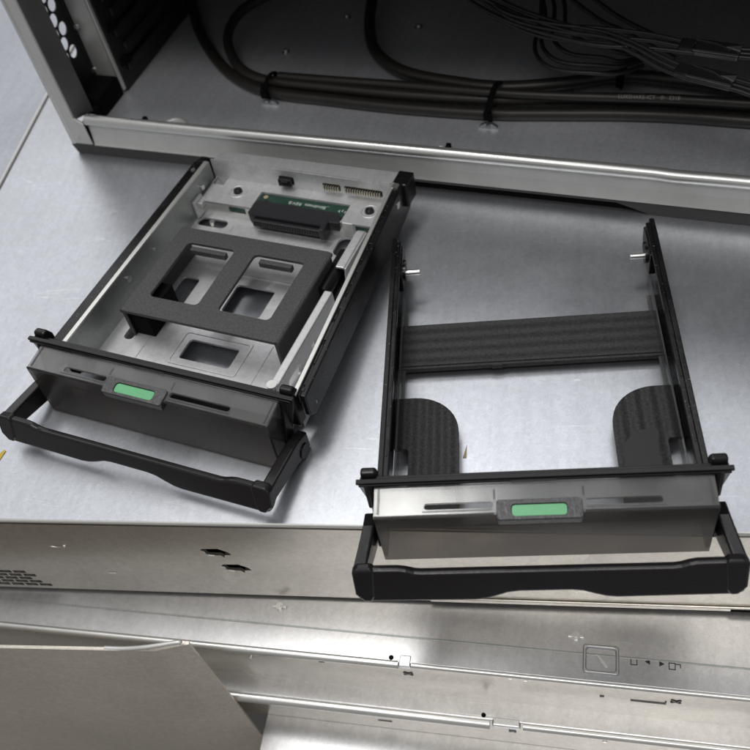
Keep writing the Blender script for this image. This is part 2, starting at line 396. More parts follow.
l4 = thing('rack_server', 'lowest server lid, bright and bare, at the bottom of the stepped stack', 'server', (-62, -22.5, -124.6), (0, 0, LY))
MB().box(-60, 500, -190, 10, -3, 0).build('lid', 'low_steel', l4, 0.6)
MB().box(-60, 500, -190, -189, -60, -3).build('front_panel', 'front_steel', l4)

# ---- loose sheet in the bottom left
PY_ = R(-1.8)
sh = thing('metal_sheet', 'loose grey-brown metal panel with folded edges standing in front of the stack', 'metal panel', (-127.5, -29.5, -190), (0, 0, PY_))
H = 190-30.5
MB().box(-330, -15, 0, 1.2, 0, H-1.0).build('panel', 'sheet', sh)
MB().prism([(-15,0),(-12,0.25),(0,3.0),(-0.4,4.2),(-15,1.2)], 'z', 0, H-1.4).build('side_fold', 'sheet', sh)
mb = MB(); mb.tube([(-330,0.6,H-1.2),(-32,0.6,H-1.4)], 0.6, 8, 1); mb.build('top_fold', 'sheet', sh)
mb = MB(); mb.tube([(-32,0.9,H-1.4),(-24,0.8,H-1.2),(-15,1.0,H+0.3),(-4,2.6,H+1.0),(-2.4,2.8,H+0.4)], 0.85, 10, 6); mb.build('bent_lip', 'lip', sh)

# ================================================================== OPEN CHASSIS
CY = R(-16.26)
ch = thing('server_chassis', 'open server chassis with silver lip and dark interior, standing behind the trays', 'chassis', (-224.2, 226.4, 0), (0, 0, CY))
XE, YE, ZE = 430, 190, 118
sk = [(2,0),(96,0),(106,4.6),(276,4.6),(290,0),(XE,0),(XE,5.6),(0,5.6)]
mb = MB(); mb.prism(sk, 'y', -0.4, 1.4); mb.box(0.3,14,1.4,YE,0.1,5.5)
mb.build('base_skirt', 'skirt', ch, 0.5)
MB().box(14.2, XE, 1.6, YE, 0.15, 5.6).build('underside_shade', 'void', ch)  # black box stands in for the deep shadow under the raised skirt
MB().box(16, XE, 3.0, YE, 13.6, 15).build('floor_plate', 'floor_steel', ch)
mb = MB(); mb.prism([(-0.3,6.0),(0.2,5.8),(1.8,6.4),(2.2,12),(2.4,19.5),(1.6,19.5),(1.0,12),(0.2,7.2)], 'x', 14.6, XE); mb.build('lip_face', 'lip', ch, 0.2)
bead = [(14.6,1.7,20.9),(60,1.7,20.9),(120,1.7,20.9),(180,1.7,20.9),(240,1.7,20.9),(270,1.7,20.9),(282,1.75,20.85),(290,2.0,20.6),(297,1.9,20.35),(305,1.75,20.5),(318,1.7,20.7),(350,1.7,20.8),(XE,1.7,20.8)]
mb = MB(); mb.tube([(x, y+0.5, z-0.9) for x, y, z in bead], 2.7, 18, 5); mb.build('lip_bead', 'bead', ch)
# corner post
mb = MB(); mb.prism([(0.6,5.8),(13.4,5.8),(13.4,18.2),(8.6,21.5),(8.6,ZE),(0.6,ZE)], 'y', 0, 1.6); mb.build('corner_post', 'lip', ch, 0.5)
mb = MB(); mb.tube([(1.6,1.0,5.8),(1.6,1.0,ZE)], 1.5, 12, 1); mb.build('post_bead', 'bead', ch); MB().tube([(7.4,1.2,22),(7.4,1.2,ZE)], 1.4, 12, 1).build('post_bead', 'lip', ch)
mb = MB(); mb.prism([(8.4,1.0),(9.4,0.9),(15.2,9.0),(14.2,9.4)], 'z', 20.5, ZE); mb.build('post_flange', 'darkgrey', ch, 0.2)
mb = MB(); mb.cyl((5.6,-0.1,10),(0,-1,0),1.4,0.4,14); mb.build('post_rivet', 'lip', ch)
MB().box(13.5,14.5,0.2,6,6,20.5).build('corner_gap', 'void', ch)
# perforated side wall
holes = []
for j in range(12):
    for i in range(3):
        cy = 13.4 + i*6.9 - (j%2)*3.45; cz = 41.5 + j*6.3
        if cy < 9 or cy > 28: continue
        holes.append(circ(cy, cz, 3.05, 16, 3.3))
YZ = Matrix(((0,0,1,0),(1,0,0,0),(0,1,0,0),(0,0,0,1)))     # plate x-y -> y-z, thickness -> x
mb = MB(); mb.plate([(1.7,15),(34,15),(34,ZE),(1.7,ZE)], holes, 1.6, 2.4, YZ); mb.build('perforated_wall', 'dark', ch)
mb = MB(); mb.box(1.7, 2.5, 34.5, YE, 5.6, ZE); mb.build('side_wall', 'dark', ch)
mb = MB(); mb.box(3.5, 16.2, 34.5, 36, 22, ZE); mb.build('steel_strip', 'lip', ch, 0.3)
mb = MB(); mb.box(16.4, 18.2, 33.5, 36, 15, ZE); mb.build('strip_shadow_gap', 'dark', ch)
mb = MB(); mb.box(18.4, 19.6, 31.5, 33.4, 17, ZE); mb.build('edge_strip', 'lip', ch, 0.2)
mb = MB(); mb.box(18.0, 20.0, 33.6, YE, 15.1, ZE)
for k in range(10):
    z = 23 + k*9.5; mb.box(20.0, 21.6, 40+(k%2)*3, 150, z, z+4.6)
mb.build('ribbed_panel', 'dark', ch, 0.7)
mb = MB()
for k in range(4): mb.box(19.9, 20.5, 36, 70, 28+k*19, 29+k*19); mb.box(19.9, 22.2, 37, 43, 28+k*19, 31+k*19)
mb.build('latch_wire', 'void', ch)
mb = MB(); mb.box(4, 19, 12, 31, 15.1, 26); mb.box(14,17.6,9.5,12,15.1,22); mb.build('foot_bracket', 'void', ch, 0.8)
mb = MB(); mb.cyl((8, 30, 30), (0,-1,0), 1.2, 1.5, 10); mb.cyl((6,33,52),(0,-1,0),1.3,1.2,10); mb.build('wall_screw', 'pin', ch)
MB().box(2.6, XE, YE, YE+1.5, 5.6, ZE).build('unseen_back_wall', 'dark', ch)  # out of view, added to close the chassis and darken its interior
MB().box(0.6, XE, 1.7, YE, ZE+0.1, ZE+1.6).build('unseen_top_panel', 'dark', ch)  # unseen cover, added to block overhead light from the chassis floor
MB().box(XE, XE+1.5, 0.2, YE, 5.6, ZE).build('unseen_end_wall', 'dark', ch)  # unseen end, added so the inside stays dark
# floor fittings
for x, y in ((93,76),(115,110),(157,104)):
    mb = MB(); mb.cyl((x,y,15.02),(0,0,1),2.2,0.5,16,1.6); mb.cyl((x,y,15.5),(0,0,1),1.1,1.2,12,0.8); mb.build('floor_screw', 'pin', ch)
for x, y, s in ((59.5,8.5,1.0),):
    mb = MB(); mb.ring((x,y,15.1),6.2,1.5,30,8,0.7); mb.build('pressed_ring', 'lip', ch)
for x, y, s in ((40,8.5,1),(197,9,1)):
    mb = MB(); mb.tube([(x-5+7*t, y+ (3.6 if t<0.8 else 3.2)*math.sin(t*2.2), 15.1) for t in (0,.2,.4,.6,.8,1)], 0.5, 8, 4); mb.build('pressed_edge', 'lip', ch)
    mb = MB(); mb.box(x+1, x+7, y-2, y+2, 15.1, 16.4); mb.box(x+2.2,x+4.4,y-2.6,y+3,15.2,18.2); mb.box(x+5,x+8.5,y-1.5,y+0.6,15.2,16.8); mb.build('floor_clip', 'void', ch, 0.4)

# ---- cables lying on the chassis floor (chassis frame coordinates)
CM = Matrix.Translation(Vector((-224.2,226.4,0))) @ Matrix.Rotation(CY,4,'Z')
def cable(name, pts, r, m, label, cat, group=None, n=12):
    mb = MB(); mb.tube(pts, r, n, 8)
    o = mb.build(name, m); o.location = Vector((-224.2,226.4,0))*S; o.rotation_euler = (0,0,CY)
    tag(o, label, cat, group); return o
A = [(15,140,40),(17,120,24),(30.6,95.9,19),(45.8,76,18),(65.5,56.2,18),(84.5,43.6,18),(103.8,37.5,18),(133.7,35.6,18),(169.8,34,18),(212.8,34.8,18),(243.7,38.2,18),(269.4,41.3,18),(294.4,43,18),(330,43,18),(425,42,18)]
cable('power_cable', A, 2.9, 'cable', 'thick black cable nearest the silver lip, running the whole chassis floor', 'cable')
B = [(75,110,28),(64,95,27),(61,83,25),(64,70,23),(76,54,21.5),(89,45.5,21),(104,42.5,20.8),(134.5,41,20.8),(170,40,20.8),(212.7,41,20.8),(243.3,45,20.8),(269,47.8,20.8),(294,49,20.8),(330,49,20.8),(425,48,20.8)]
cable('power_cable', B, 2.6, 'cable', 'black cable bending up in a tight hook at its left end', 'cable')
D = [(104,45,22.5),(134.5,44,23),(170,43.2,23.6),(212.7,40.5,25),(243,41.5,25),(269,43.4,25),(294,45,25),(330,45.4,25),(425,45,25)]
pr = cable('power_cable', D, 2.1, 'cable', 'printed black cable with pale lettering, lying on top of the bundle', 'cable')
mb = MB()
tm = Matrix.Translation((281,44.3-1.6,26.55)) @ Matrix.Rotation(R(3.6),4,'Z') @ Matrix.Rotation(R(38),4,'X')
mb.text('LUXSHARE-ICT   \u00ae   E318', 2.3, 0.05, tm); mb.build('cable_print', 'ink_grey', pr)
Cc = [(122,160,40),(127,124,24),(132,101,20.5),(141,79,20.4),(152,66,20.3),(168,57,20.3),(189,53,20.2),(213.6,51.5,20.2),(239.7,57,20.2),(260.6,64,20.4),(273.6,66,20.4),(299.7,64,20.3),(330,61,20.2),(425,60,20)]
cable('power_cable', Cc, 3.0, 'cable', 'black cable curving up and away behind the bundle near the middle', 'cable')
def tie(x, y, z, rx, rz, label):
    mb = MB()
    mb.tube([(x+0.4*math.sin(a), y+rx*math.cos(a), z+rz*math.sin(a)) for a in [2*math.pi*i/16 for i in range(17)]], 1.5, 8, 2, False, 0.45)
    mb.box(x-1.6, x+1.6, y-rx-1.6, y-rx+0.8, z-1.5, z+2.4)
    mb.tube([(x,y-rx-0.6,z+2),(x+0.8,y-rx-2.4,z+4.5),(x+2.2,y-rx-3.0,z+8)], 1.0, 8, 4, True, 0.5)
    o = mb.build('cable_tie', 'void'); o.location = Vector((-224.2,226.4,0))*S; o.rotation_euler = (0,0,CY); tag(o, label, 'cable tie')
tie(100.5, 41, 19.8, 7.4, 5.2, 'black cable tie round the bundle left of the middle')
tie(213.5, 40.5, 20.6, 11, 6.6, 'black cable tie round the bundle beside the middle loop')
tie(266.3, 64.5, 21, 4.8, 4.6, 'black cable tie on the rear cable below the thin wires')
for x, y, lab in ((103,32.5,'small steel prong clip on the floor below the left cable tie'),(214,28.5,'small steel prong clip on the floor below the middle cable tie')):
    t = thing('cable_clip', lab, 'cable clip', (-224.2,226.4,0), (0,0,CY))
    mb = MB(); mb.box(x-4.6,x+4.6,y-1.6,y+1.6,15.05,15.4); mb.build('base', 'floor_steel', t, 0.2)
    for s in (-1,1):
        mb = MB(); mb.prism([(x+s*0.9,15.5),(x+s*4.2,15.6),(x+s*4.0,16.2),(x+s*1.4,17.8),(x+s*0.9,17.4)], 'y', y-0.9, y+0.9); mb.build('prong', 'frame_dark', t, 0.2)
# thin wires
W = [
 [(150,110,70),(180,80,66),(204.2,60.5,61),(220.9,46.8,60),(243.3,40.5,60),(259.7,39.6,60),(279.7,37.1,60),(298,32,60),(316,29.8,60),(345,31,60),(400,36,55)],
 [(152,104,68),(184,72,63),(205,58,59.5),(224,44.5,58.5),(244,38,58.5),(261,35.5,58.6),(280,34.2,59),(298,30,59),(316,28.6,59),(345,29,58),(400,34,53)],
 [(158,98,64),(186,70,60),(205.7,55,57.6),(226.1,42.7,57.4),(244.4,35.5,57.5),(261.4,30.6,58),(280.8,29.6,58.6),(297.9,27.9,58.6),(316,26.8,58.6),(345,27,57),(400,30,52)],
 [(200,62,63),(225,49,61),(246,41,60),(262,37,60),(274,31,60),(286,24,59),(298.5,18,58),(314,13.5,58),(335,8,57),(400,4,50)],
 [(204,58,61),(226,46,60),(247,38,59),(263,34,59.5),(275,28.5,59.4),(286,21.5,58.4),(298.8,15.5,57.4),(314,11,57.4),(335,6,56),(400,2,50)],
 [(210,52,56),(234,40,55),(252,36,56),(266,32,58),(276,26,58),(287,19,57),(298.8,13.2,57),(314,9,57),(335,4,55),(400,0,49)],
]
wl = ['topmost thin wire sweeping to the upper of the two sleeved ends','second thin wire in the strand to the upper sleeved end','lowest thin wire in the strand to the upper sleeved end',
      'upper thin wire branching down to the lower sleeved end','middle thin wire branching down to the lower sleeved end','lowest thin wire branching down to the lower sleeved end']
for p, lab in zip(W, wl): cable('thin_wire', p, 0.85, 'wire', lab, 'wire', None, 8)
LW = [[(222,95,48),(229,77,42),(231,60,40),(236.4,49.5,40),(245,44,40),(259.8,43.5,40),(268,47,38),(275,58,34)],
      [(226,97,50),(233,78,44),(235,63,42),(240,53,42),(248,47.5,42),(260,46.5,42),(267,49,39),(274,60,34)],
      [(228,100,52),(237,80,46),(240,68,44),(246,58,44),(254,53,44),(263,52,42),(270,56,38),(276,64,34)],
      [(224,92,46),(227,76,40),(228.5,58,38),(234,47,38),(243,41.5,38),(259,41,38),(268,45,36),(276,56,33)],
      [(225,90,56),(240,74,53),(256,61.5,50),(266,55,50),(275,48,50),(290,40,48)],
      [(230,92,58),(246,76,55),(262,63,52),(274,55,51),(292,46,49)]]
ll = ['outer thin wire of the hanging black loop behind the tie','second thin wire of the hanging black loop','innermost thin wire of the hanging black loop','lowest thin wire of the hanging black loop','thin wire slanting down from the top edge above the loop','rear thin wire slanting down from the top edge above the loop']
for p, lab in zip(LW, ll): cable('thin_wire', p, 0.95, 'wire', lab, 'wire', None, 8)
def sleeve(c, ang, ln, label):
    t = thing('wire_sleeve', label, 'wire sleeve', (-224.2,226.4,0), (0,0,CY))
    m = Matrix.Translation(c) @ Matrix.Rotation(R(ang),4,'Z') @ Matrix.Rotation(R(8),4,'X')
    mb = MB(); mb.box(-ln/2, ln/2, -3.6, 3.4, -1.9, 1.2, m); mb.box(-ln/2-6,-ln/2,-3.2,3.2,-1.3,0.9,m); mb.build('sleeve', 'shrink', t, 0.9)
    mb = MB(); mb.prism([(-ln/2,-3.9),(ln/2,-3.9),(ln/2,-3.0),(-ln/2,-3.3)], 'z', 1.0, 1.5, m); mb.build('edge_glint', 'darkgrey', t)
    mb = MB(); mb.prism([(ln/2-5.5,0.2),(ln/2,-1.2),(ln/2,2.0)], 'z', 1.0, 1.6, m); mb.build('connector_tab', 'frame_dark', t, 0.15)
    mb = MB(); mb.prism([(-ln/2,2.4),(0,1.3),(5,-0.9),(4.4,-1.1),(0,0.9),(-ln/2,2.0)], 'z', 1.0, 1.5, m); mb.build('fold', 'darkgrey', t)
sleeve((306,29.2,60), -9, 17, 'upper of the two black wire sleeves with a pale tab')
sleeve((306,14.2,58), -17, 17, 'lower of the two black wire sleeves with a pale tab')

# ================================================================== TRAY FRONT
def tray_front(t, reach, top_z, bot_z, hw_bar, gx):
    tilt = math.atan2(1.46, 11.65)
    # flange with raised rim
    fl = MB().prism([(-57.5,21.6),(57.5,21.6),(53.2,3.5),(52.2,3.5),(52.2,-6.4),(-52.2,-6.4),(-52.2,3.5),(-53.2,3.5)], 'y', 0, 1.3).build('flange', 'smoke_dark', t, 0.2)
    mb = MB(); mb.box(-57.6,57.6,-0.7,1.0,21.3,22.4); mb.box(-56.5,56.5,1.0,2.6,20.4,21.4); mb.box(-56.8,56.8,-1.1,-0.7,20.7,21.6); mb.build('rim', 'black', fl, 0.35)
    mb = MB(); mb.box(-9,5,-1.35,-1.1,20.8,21.4); mb.build('rim_step', 'surround', fl, 0.1)
    for s in (-1, 1):
        mb = MB()
        mb.prism([(1.6,4),(6.4,4),(6.4,20),(4.6,23.6),(2.2,23.8),(1.6,22)], 'x', s*51.2 if s>0 else s*56.2, s*56.2 if s>0 else s*51.2)
        mb.build('latch_lug', 'black', fl, 0.7)
        mb = MB(); mb.prism([(-7.5,-5),(0,-5),(0,20.4),(-1.2,20.6)], 'x', *sorted((s*52.4, s*53.7))); mb.build('side_rib', 'black', fl, 0.25)
    # housing: sloping smoked ledge with two slots
    T = Matrix.Translation((0,0,20.38)) @ Matrix.Rotation(tilt,4,'X')
    slots = [rrect(-36,gx-14.2,-9.4,-7.2,1.0), rrect(gx+13.6,36,-9.4,-7.2,1.0)]
    hs = MB().plate([(-51.8,-11.7),(51.8,-11.7),(51.8,-0.95),(-51.8,-0.95)], slots, -1.1, 0, T).build('ledge', 'smoke', t)
    mb = MB()
    mb.prism([(-51.6,-6.5),(51.6,-6.5),(51.9,18.6),(-51.9,18.6)], 'y', -11.7, -10.4)
    fc = mb.build('front_face', 'face', t, 0.25)
    for s in (-1,1):
        mb = MB(); mb.prism([(-10.3,-6.4),(-0.2,-6.4),(-0.2,19.2),(-10.3,18.0)], 'x', *sorted((s*50.6, s*51.8))); mb.build('side_cheek', 'smoke_dark', hs)
    mb = MB()
    # front edge strips and moulded lines on the ledge
    mb.bm.free()
    for a, b in ((-51.7, gx-14.0), (gx+13.4, 51.7)):
        MB().box(a, b, -11.75, -11.2, 0.02, 0.4, T).build('front_strip', 'black', hs, 0.15)
    mb = MB()
    mb.bm.free()
    for x in (gx-13.8, gx+13.2): MB().box(x-0.3, x+0.3, -6.4, -3.2, 0.02, 0.2, T).build('moulded_line', 'clear', hs, 0.1)
    for s in (-1,1): MB().box(s*50.4-0.3, s*50.4+0.3, -10.4, -1.6, 0.02, 0.4, T).build('moulded_line', 'clear', hs, 0.1)
    for a, b in ((-36.5,gx-14.6),(gx+14.0,36.5)): MB().box(a, b, -10.3, -9.9, 0.02, 0.3, T).build('moulded_line', 'clear', hs, 0.1)
    # latch with the green label
    mb = MB(); mb.plate(rrect(gx-13.2,gx+12.6,-13.9,-7.1,1.0), [rrect(gx-8.7,gx+8.1,-12.7,-8.7,1.2)], -1.2, 0.7, T, 0.15)
    mb.box(gx-12.9,gx+12.3,-13.6,-7.3,-3.4,-1.2,T)
    sr = mb.build('latch', 'surround', t, 0.2)
    mb = MB(); mb.plate(rrect(gx-8.6,gx+8.0,-12.6,-8.8,1.1), [], -1.15, 0.25, T, 0.1); mb.build('green_label', 'green', sr)
    # handle: two arms and the bar
    n = 0
    prof = []
    top = [(-hw_bar+1.5,1.9),(-45.5,1.7),(-43,1.2),(-40.5,0.3),(-38.5,0),(38.5,0),(40.5,0.3),(43,1.2),(45.5,1.7),(hw_bar-1.5,1.9),(hw_bar,0.6)]
    hb = bot_z - top_z
    bot = [(hw_bar,hb+3),(hw_bar-0.8,hb+1),(hw_bar-3,hb),(22,hb-0.4),(18.5,hb+0.1),(15,hb+1.3),(11.5,hb+2.7),(8,hb+3.2),(-8,hb+3.2),(-11.5,hb+2.7),(-15,hb+1.3),(-18.5,hb+0.1),(-22,hb-0.4),(-hw_bar+3,hb),(-hw_bar+0.8,hb+1),(-hw_bar,hb+3),(-hw_bar,0.6)]
    hd = bpy.data.objects.new('handle', None); COL.objects.link(hd); hd.parent = t
    lean = Matrix.Translation((0,-3-reach,top_z)) @ Matrix.Rotation(R(-14),4,'X')
    mb = MB(); mb.prism(top+bot, 'y', -1.5, 1.5, lean)
    bar = mb.build('bar', 'handle', hd, 1.0, 3)
    for s in (-1, 1):
        mb = MB(); mb.prism([(s*(hw_bar-7.2),1.2),(s*(hw_bar-6.4),2.5),(s*(hw_bar-1.4),2.4),(s*(hw_bar+0.1),1.0),(s*(hw_bar+0.1),hb+3.6),(s*(hw_bar-2.4),hb+0.3),(s*(hw_bar-5),hb+0.2),(s*(hw_bar-6.2),hb+2.4)], 'y', -2.0, 1.8, lean)
        mb.build('corner_block', 'handle', bar, 1.2, 4)
    for s in (-1,1):
        mb = MB()
        xo, xi = hw_bar-0.2, hw_bar-4.6; po, pi_ = 58.0, 53.9
        yb, zb_, zt = -3-reach-1.2, top_z-7.6, top_z+1.2
        v = []
        for (y, za, zc, a, b) in ((1.5,-6.2,2.2,pi_,po),(-5.0,-6.4,4.4,pi_,po),(-9.0,(zb_*0.4-6.4*0.6),(zt*0.3+4.2*0.7),pi_*0.75+xi*0.25,po*0.75+xo*0.25),(yb+3,zb_+1.0,zt-0.4,xi,xo),(yb,zb_,zt,xi,xo)):
            v += [(s*a,y,za),(s*b,y,za),(s*b,y,zc),(s*a,y,zc)]
        f = [(3,2,1,0)]
        for k in range(4):
            for j in range(4): f.append((k*4+j, k*4+(j+1)%4, (k+1)*4+(j+1)%4, (k+1)*4+j))
        f.append((16,17,18,19)); mb._add(v, f)
        arm = mb.build('arm', 'handle', hd, 0.8, 3)
        mb = MB(); mb.cyl((s*57.6,-3.2,-3.4),(s,0,0),3.1,0.9,22); mb.ring((0,0,0),0.01,0.005,6,4) if False else None
        mb.build('pivot', 'black', arm, 0.3)
        mb = MB(); mb.box(*sorted((s*(xo-0.6), s*(xo-1.2))), yb+4.5, -10, zt-0.6, zt-0.1) if False else None
        mb.box(*sorted((s*(hw_bar-2.6), s*(hw_bar-1.9))), yb+3.5, -7.5, zt+0.2, zt+0.7) if False else None
        mb.bm.free() if False else None
    return t

ZB = 6.608
# ================================================================== RIGHT TRAY (bare)
aR = math.atan2(6.608, 122.9)
def tray_root(name, label, group, loc, a, yaw):
    rot = Euler((-a,0,yaw),'XYZ')
    off = rot.to_matrix() @ Vector((0,0,ZB))
    return thing(name, label, 'drive tray', (loc[0]+off.x, loc[1]+off.y, off.z), rot, group)
rt = tray_root('drive_tray', 'empty black plastic drive tray lying open, only rails, crossbar and two ribbed pads', 'drive trays on the server lid', (0,0), aR, 0)
tray_front(rt, 18.2, 3.2, -9.4, 60.3, -0.4)
for s in (-1,1):
    # rail: capped wall with inner step, tapering at the rear
    mb = MB()
    def rs(pts, a, b): mb.prism(pts, 'x', *sorted((s*a, s*b)))
    rs([(2.5,0),(120.5,0),(122.9,4),(122.9,15),(121,19.2),(112,19.8),(2.5,19.8)], 49.4, 51.3)          # outer wall
    mb.prism([(3,18.2),(118,18.2),(118,19.82),(3,19.82)], 'x', *sorted((s*47.7, s*49.4)))               # top cap
    rail = mb.build('side_rail', 'rail', rt, 0.35)
    mb = MB(); mb.prism([(2.6,1.0),(100,1.0),(100,7.6),(2.6,7.6)], 'x', *sorted((s*47.3, s*48.0))); mb.build('guide_strip', 'clear', rail, 0.15)
    MB().box(*sorted((s*46.4, s*49.3)), 28.5, 97, 0.3, 1.0).build('base_flange', 'clear', rail, 0.15)
    mb = MB(); mb.prism([(101,8),(116,8),(119,11),(119,17),(115,18.1),(101,18.1)], 'x', *sorted((s*47.2, s*49.4)))
    mb.cyl((s*47.3,106.6,13.2),(-s,0,0),3.4,1.2,18); mb.cyl((s*47.3,112.2,12.6),(-s,0,0),1.8,0.9,14); mb.build('pin_boss', 'rail', rail, 0.4)
    mb = MB(); mb.cyl((s*46.2,106.6,13.0),(-s,0,0),1.15,5.4,16); mb.build('guide_pin', 'pin', rail, 0.3)
    mb = MB()
    for k in range(7):
        y = 12 + k*13.5 + random.uniform(-2,2); mb.box(*sorted((s*48.4,s*49.0)), y, y+7, 19.84, 20.05)
    mb.build('top_rib', 'rail', rail, 0.08)
# crossbar: dished strip with long grooves
mb = MB(); mb.box(-49.3,49.3,66.3,87.8,0.2,2.0)
mb.box(-49.3,49.3,65.2,66.4,-0.6,1.5); mb.box(-14,-10,64.8,65.4,-0.6,1.6)
mb.build('crossbar', 'pad_cross', rt, 0.35)
def pad(s, inner):
    r = 16; x0, x1 = sorted((s*49.2, s*inner))
    pts = [(s*49.2,2.2),(s*49.2,8),(s*44.4,8.6),(s*44.0,9.4),(s*44.0,26.4),(s*44.6,27.2),(s*49.2,27.6),(s*49.2,50.4)]
    cx = s*(inner+r)
    for i in range(11):
        a = R(90 - 9*i); pts.append((cx - s*r*math.cos(a), 50.4-r + r*math.sin(a)))
    pts += [(s*inner,2.2)]
    mb = MB(); mb.plate(pts, [], 0.2, 2.0)
    return mb.build('floor_pad', 'pad', rt, 0.25)
pad(-1, 26.4)
pr_ = pad(1, 26.8)
mb = MB(); mb.plate([(29.2,16),(28.6,21),(30.2,26.5),(34,30.6),(39,31.6),(41.5,30.6),(40.4,22),(40,10),(30,10)], [], 2.06, 2.16); mb.build('dark_patch', 'ink_black', pr_, label='smooth dark patch on the ribbed pad')  # thin flat black plate laid over the pad's ribs

# ================================================================== LEFT TRAY (with adapter)
lt = tray_root('drive_tray', 'drive tray holding a silver adapter frame with black two-window bracket', 'drive trays on the server lid', (-136.6,53.06), R(2.58), -0.3276)
tray_front(lt, 25.0, 6.2, -3.6, 59.0, -2.6)
BX = 2.6
fr = bpy.data.objects.new('metal_frame', None); COL.objects.link(fr); fr.parent = lt
# base sheet with openings
def hole(x0,x1,y0,y1,r=1.2): return rrect(x0,x1,y0,y1,r)
base_holes = [hole(-8,15,20.5,31), hole(-3.5,14.5,48.5,64.5), hole(-30,-21.5,44,63.5,1.8), hole(-42,-27,95.5,101,2.4), hole(28,36,91,103,3.5), hole(-37,-32.5,24,36,1.8)]
MB().plate([(-44,4),(50,4),(47,108),(-44,108)], base_holes, 1.4, 2.4).build('base_sheet', 'frame', fr)
MB().plate(rrect(-12,19.5,17,35,1.5), [rrect(-10.8,18.3,18.2,33.8,1.2)], 2.4, 2.75, bevel=0.12).build('pressed_line', 'frame', fr)
MB().box(-26,-25.4,6,36,2.4,2.65).build('pressed_line', 'frame', fr, 0.1)
MB().box(27,27.6,6,36,2.4,2.65).build('pressed_line', 'frame', fr, 0.1)
MB().plate(rrect(-24,27.5,93.0,99.5,2.2), [rrect(-23.4,26.9,93.6,98.9,1.8)], 2.4, 2.7).build('pressed_line', 'frame', fr)
MB().box(-14,20,69.5,70.3,2.4,2.9).build('pressed_line', 'frame', fr, 0.1)
# side walls
SKEW = Matrix(((1,-0.07,0,8.3),(0,1,0,0),(0,0,1,0),(0,0,0,1)))
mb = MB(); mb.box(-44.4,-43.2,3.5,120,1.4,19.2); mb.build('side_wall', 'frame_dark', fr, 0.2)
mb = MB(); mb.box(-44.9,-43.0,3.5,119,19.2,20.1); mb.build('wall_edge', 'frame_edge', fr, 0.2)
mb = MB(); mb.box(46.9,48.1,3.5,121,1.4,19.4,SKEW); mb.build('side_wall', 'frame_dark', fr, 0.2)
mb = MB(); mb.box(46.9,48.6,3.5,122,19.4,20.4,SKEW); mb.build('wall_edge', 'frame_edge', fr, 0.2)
# rear cross sheet: top flange, vertical face with openings, raised connector shelf
mb = MB(); mb.plate([(-41,121.2),(46,121.2),(47,122.4),(47,129.3),(-38.5,127.4),(-41,125.5)], [], 19.0, 20.0); mb.build('rear_flange', 'frame', fr, 0.25)
rh = [hole(-8.5,-1.0,11.6,16.0,0.8), hole(13.4,22.0,12.0,15.4,0.4), hole(24.0,42.0,12.0,15.4,0.4)]
XZ2 = Matrix.Translation((0,121.0,0)) @ XZ
MB().plate([(-43,9),(47,9),(47,19.4),(-43,19.4)], rh, 0, 1.0, XZ2).build('rear_face', 'frame', fr)
MB().box(-42,46,122.6,123,8,18.9).build('rear_backing', 'void', fr)
sh_holes = [hole(-15.6,28.6,104.6,115.4,0.6), hole(-42.5,-36,116,124,0.5)]
MB().plate([(-42,103.8),(46.8,103.8),(46.8,121),(-42,121)], sh_holes, 9.0, 10.0).build('connector_shelf', 'frame', fr)
mb = MB(); mb.plate([(-42,2.4),(46.8,2.4),(46.8,9.6),(-42,9.6)], [hole(-27.5,-18.8,5.6,8.8,0.3), hole(-14,27.5,4.4,9.0,0.3), hole(35.4,45.5,5.0,9.2,0.3)], 0, 0.9, Matrix.Translation((0,103.8,0)) @ XZ); mb.build('shelf_face', 'frame_edge', fr)
mb = MB(); mb.box(29.5,34.5,103.2,103.8,3,10.3); mb.build('shelf_tab', 'lip', fr, 0.3)
for x in (-26.7, 38.6):
    mb = MB(); mb.ring((x,113,10.05),4.0,0.55,28,8,0.6); mb.build('screw_boss', 'frame', fr)
    mb = MB(); mb.cyl((x,113,9.6),(0,0,1),2.2,1.6,20,1.9); mb.ring((x,113,11.1),1.2,0.45,16,6); mb.build('screw', 'screw', fr)
# left details
mb = MB(); mb.box(-43.1,-41.6,99,106,3,12); mb.box(-41.6,-39.4,101,106,8,10.4); mb.build('side_tab', 'frame', fr, 0.3)
mb = MB(); mb.cyl((-43.1,109,13),(1,0,0),1.2,1.0,12); mb.cyl((-43.1,46,14),(1,0,0),1.5,0.4,12); mb.cyl((-43.1,66,13),(1,0,0),0.8,0.4,12); mb.cyl((-33.5,97,2.4),(0,0,1),1.3,2.2,12); mb.build('wall_rivet', 'pin', fr, 0.2)
# right folded channel and tab
mb = MB()
mb.box(41.0,44.4,9,60.5,12.4,13.4)
YZ2 = Matrix.Translation((43.4,0,0)) @ YZ
mb.plate([(9,2.4),(60.5,2.4),(60.5,12.6),(9,12.6)], [hole(17,27,2.8,8,2.0), hole(37,41,3.2,6.5,0.8)], 0, 1.0, YZ2)
mb.prism([(44.4,9),(54.4,9),(48.4,95),(44.4,95)],'z',2.2,3.2)
mb.build('folded_channel', 'frame', fr, 0.5)
mb = MB(); mb.cyl((42.6,9.6,13.4),(0,0,1),2.0,1.3,14); mb.build('channel_stud', 'lip', fr, 0.3)
mb = MB(); mb.prism([(74,13.6),(96,13.6),(98,12.6),(98,11.8),(74,12.4)], 'x', 39.8, 43.6); mb.prism([(72,4),(77,3),(96,3),(97,13),(74,13.2)], 'x', 43.6, 44.5); mb.build('raised_tab', 'frame', fr, 0.5)
mb = MB(); mb.tube([(38.6,62,9),(38.6,86,9)], 3.2, 14, 1); mb.box(36.5,43,62,88,2.5,6); mb.build('black_clip', 'black', fr, 0.5)
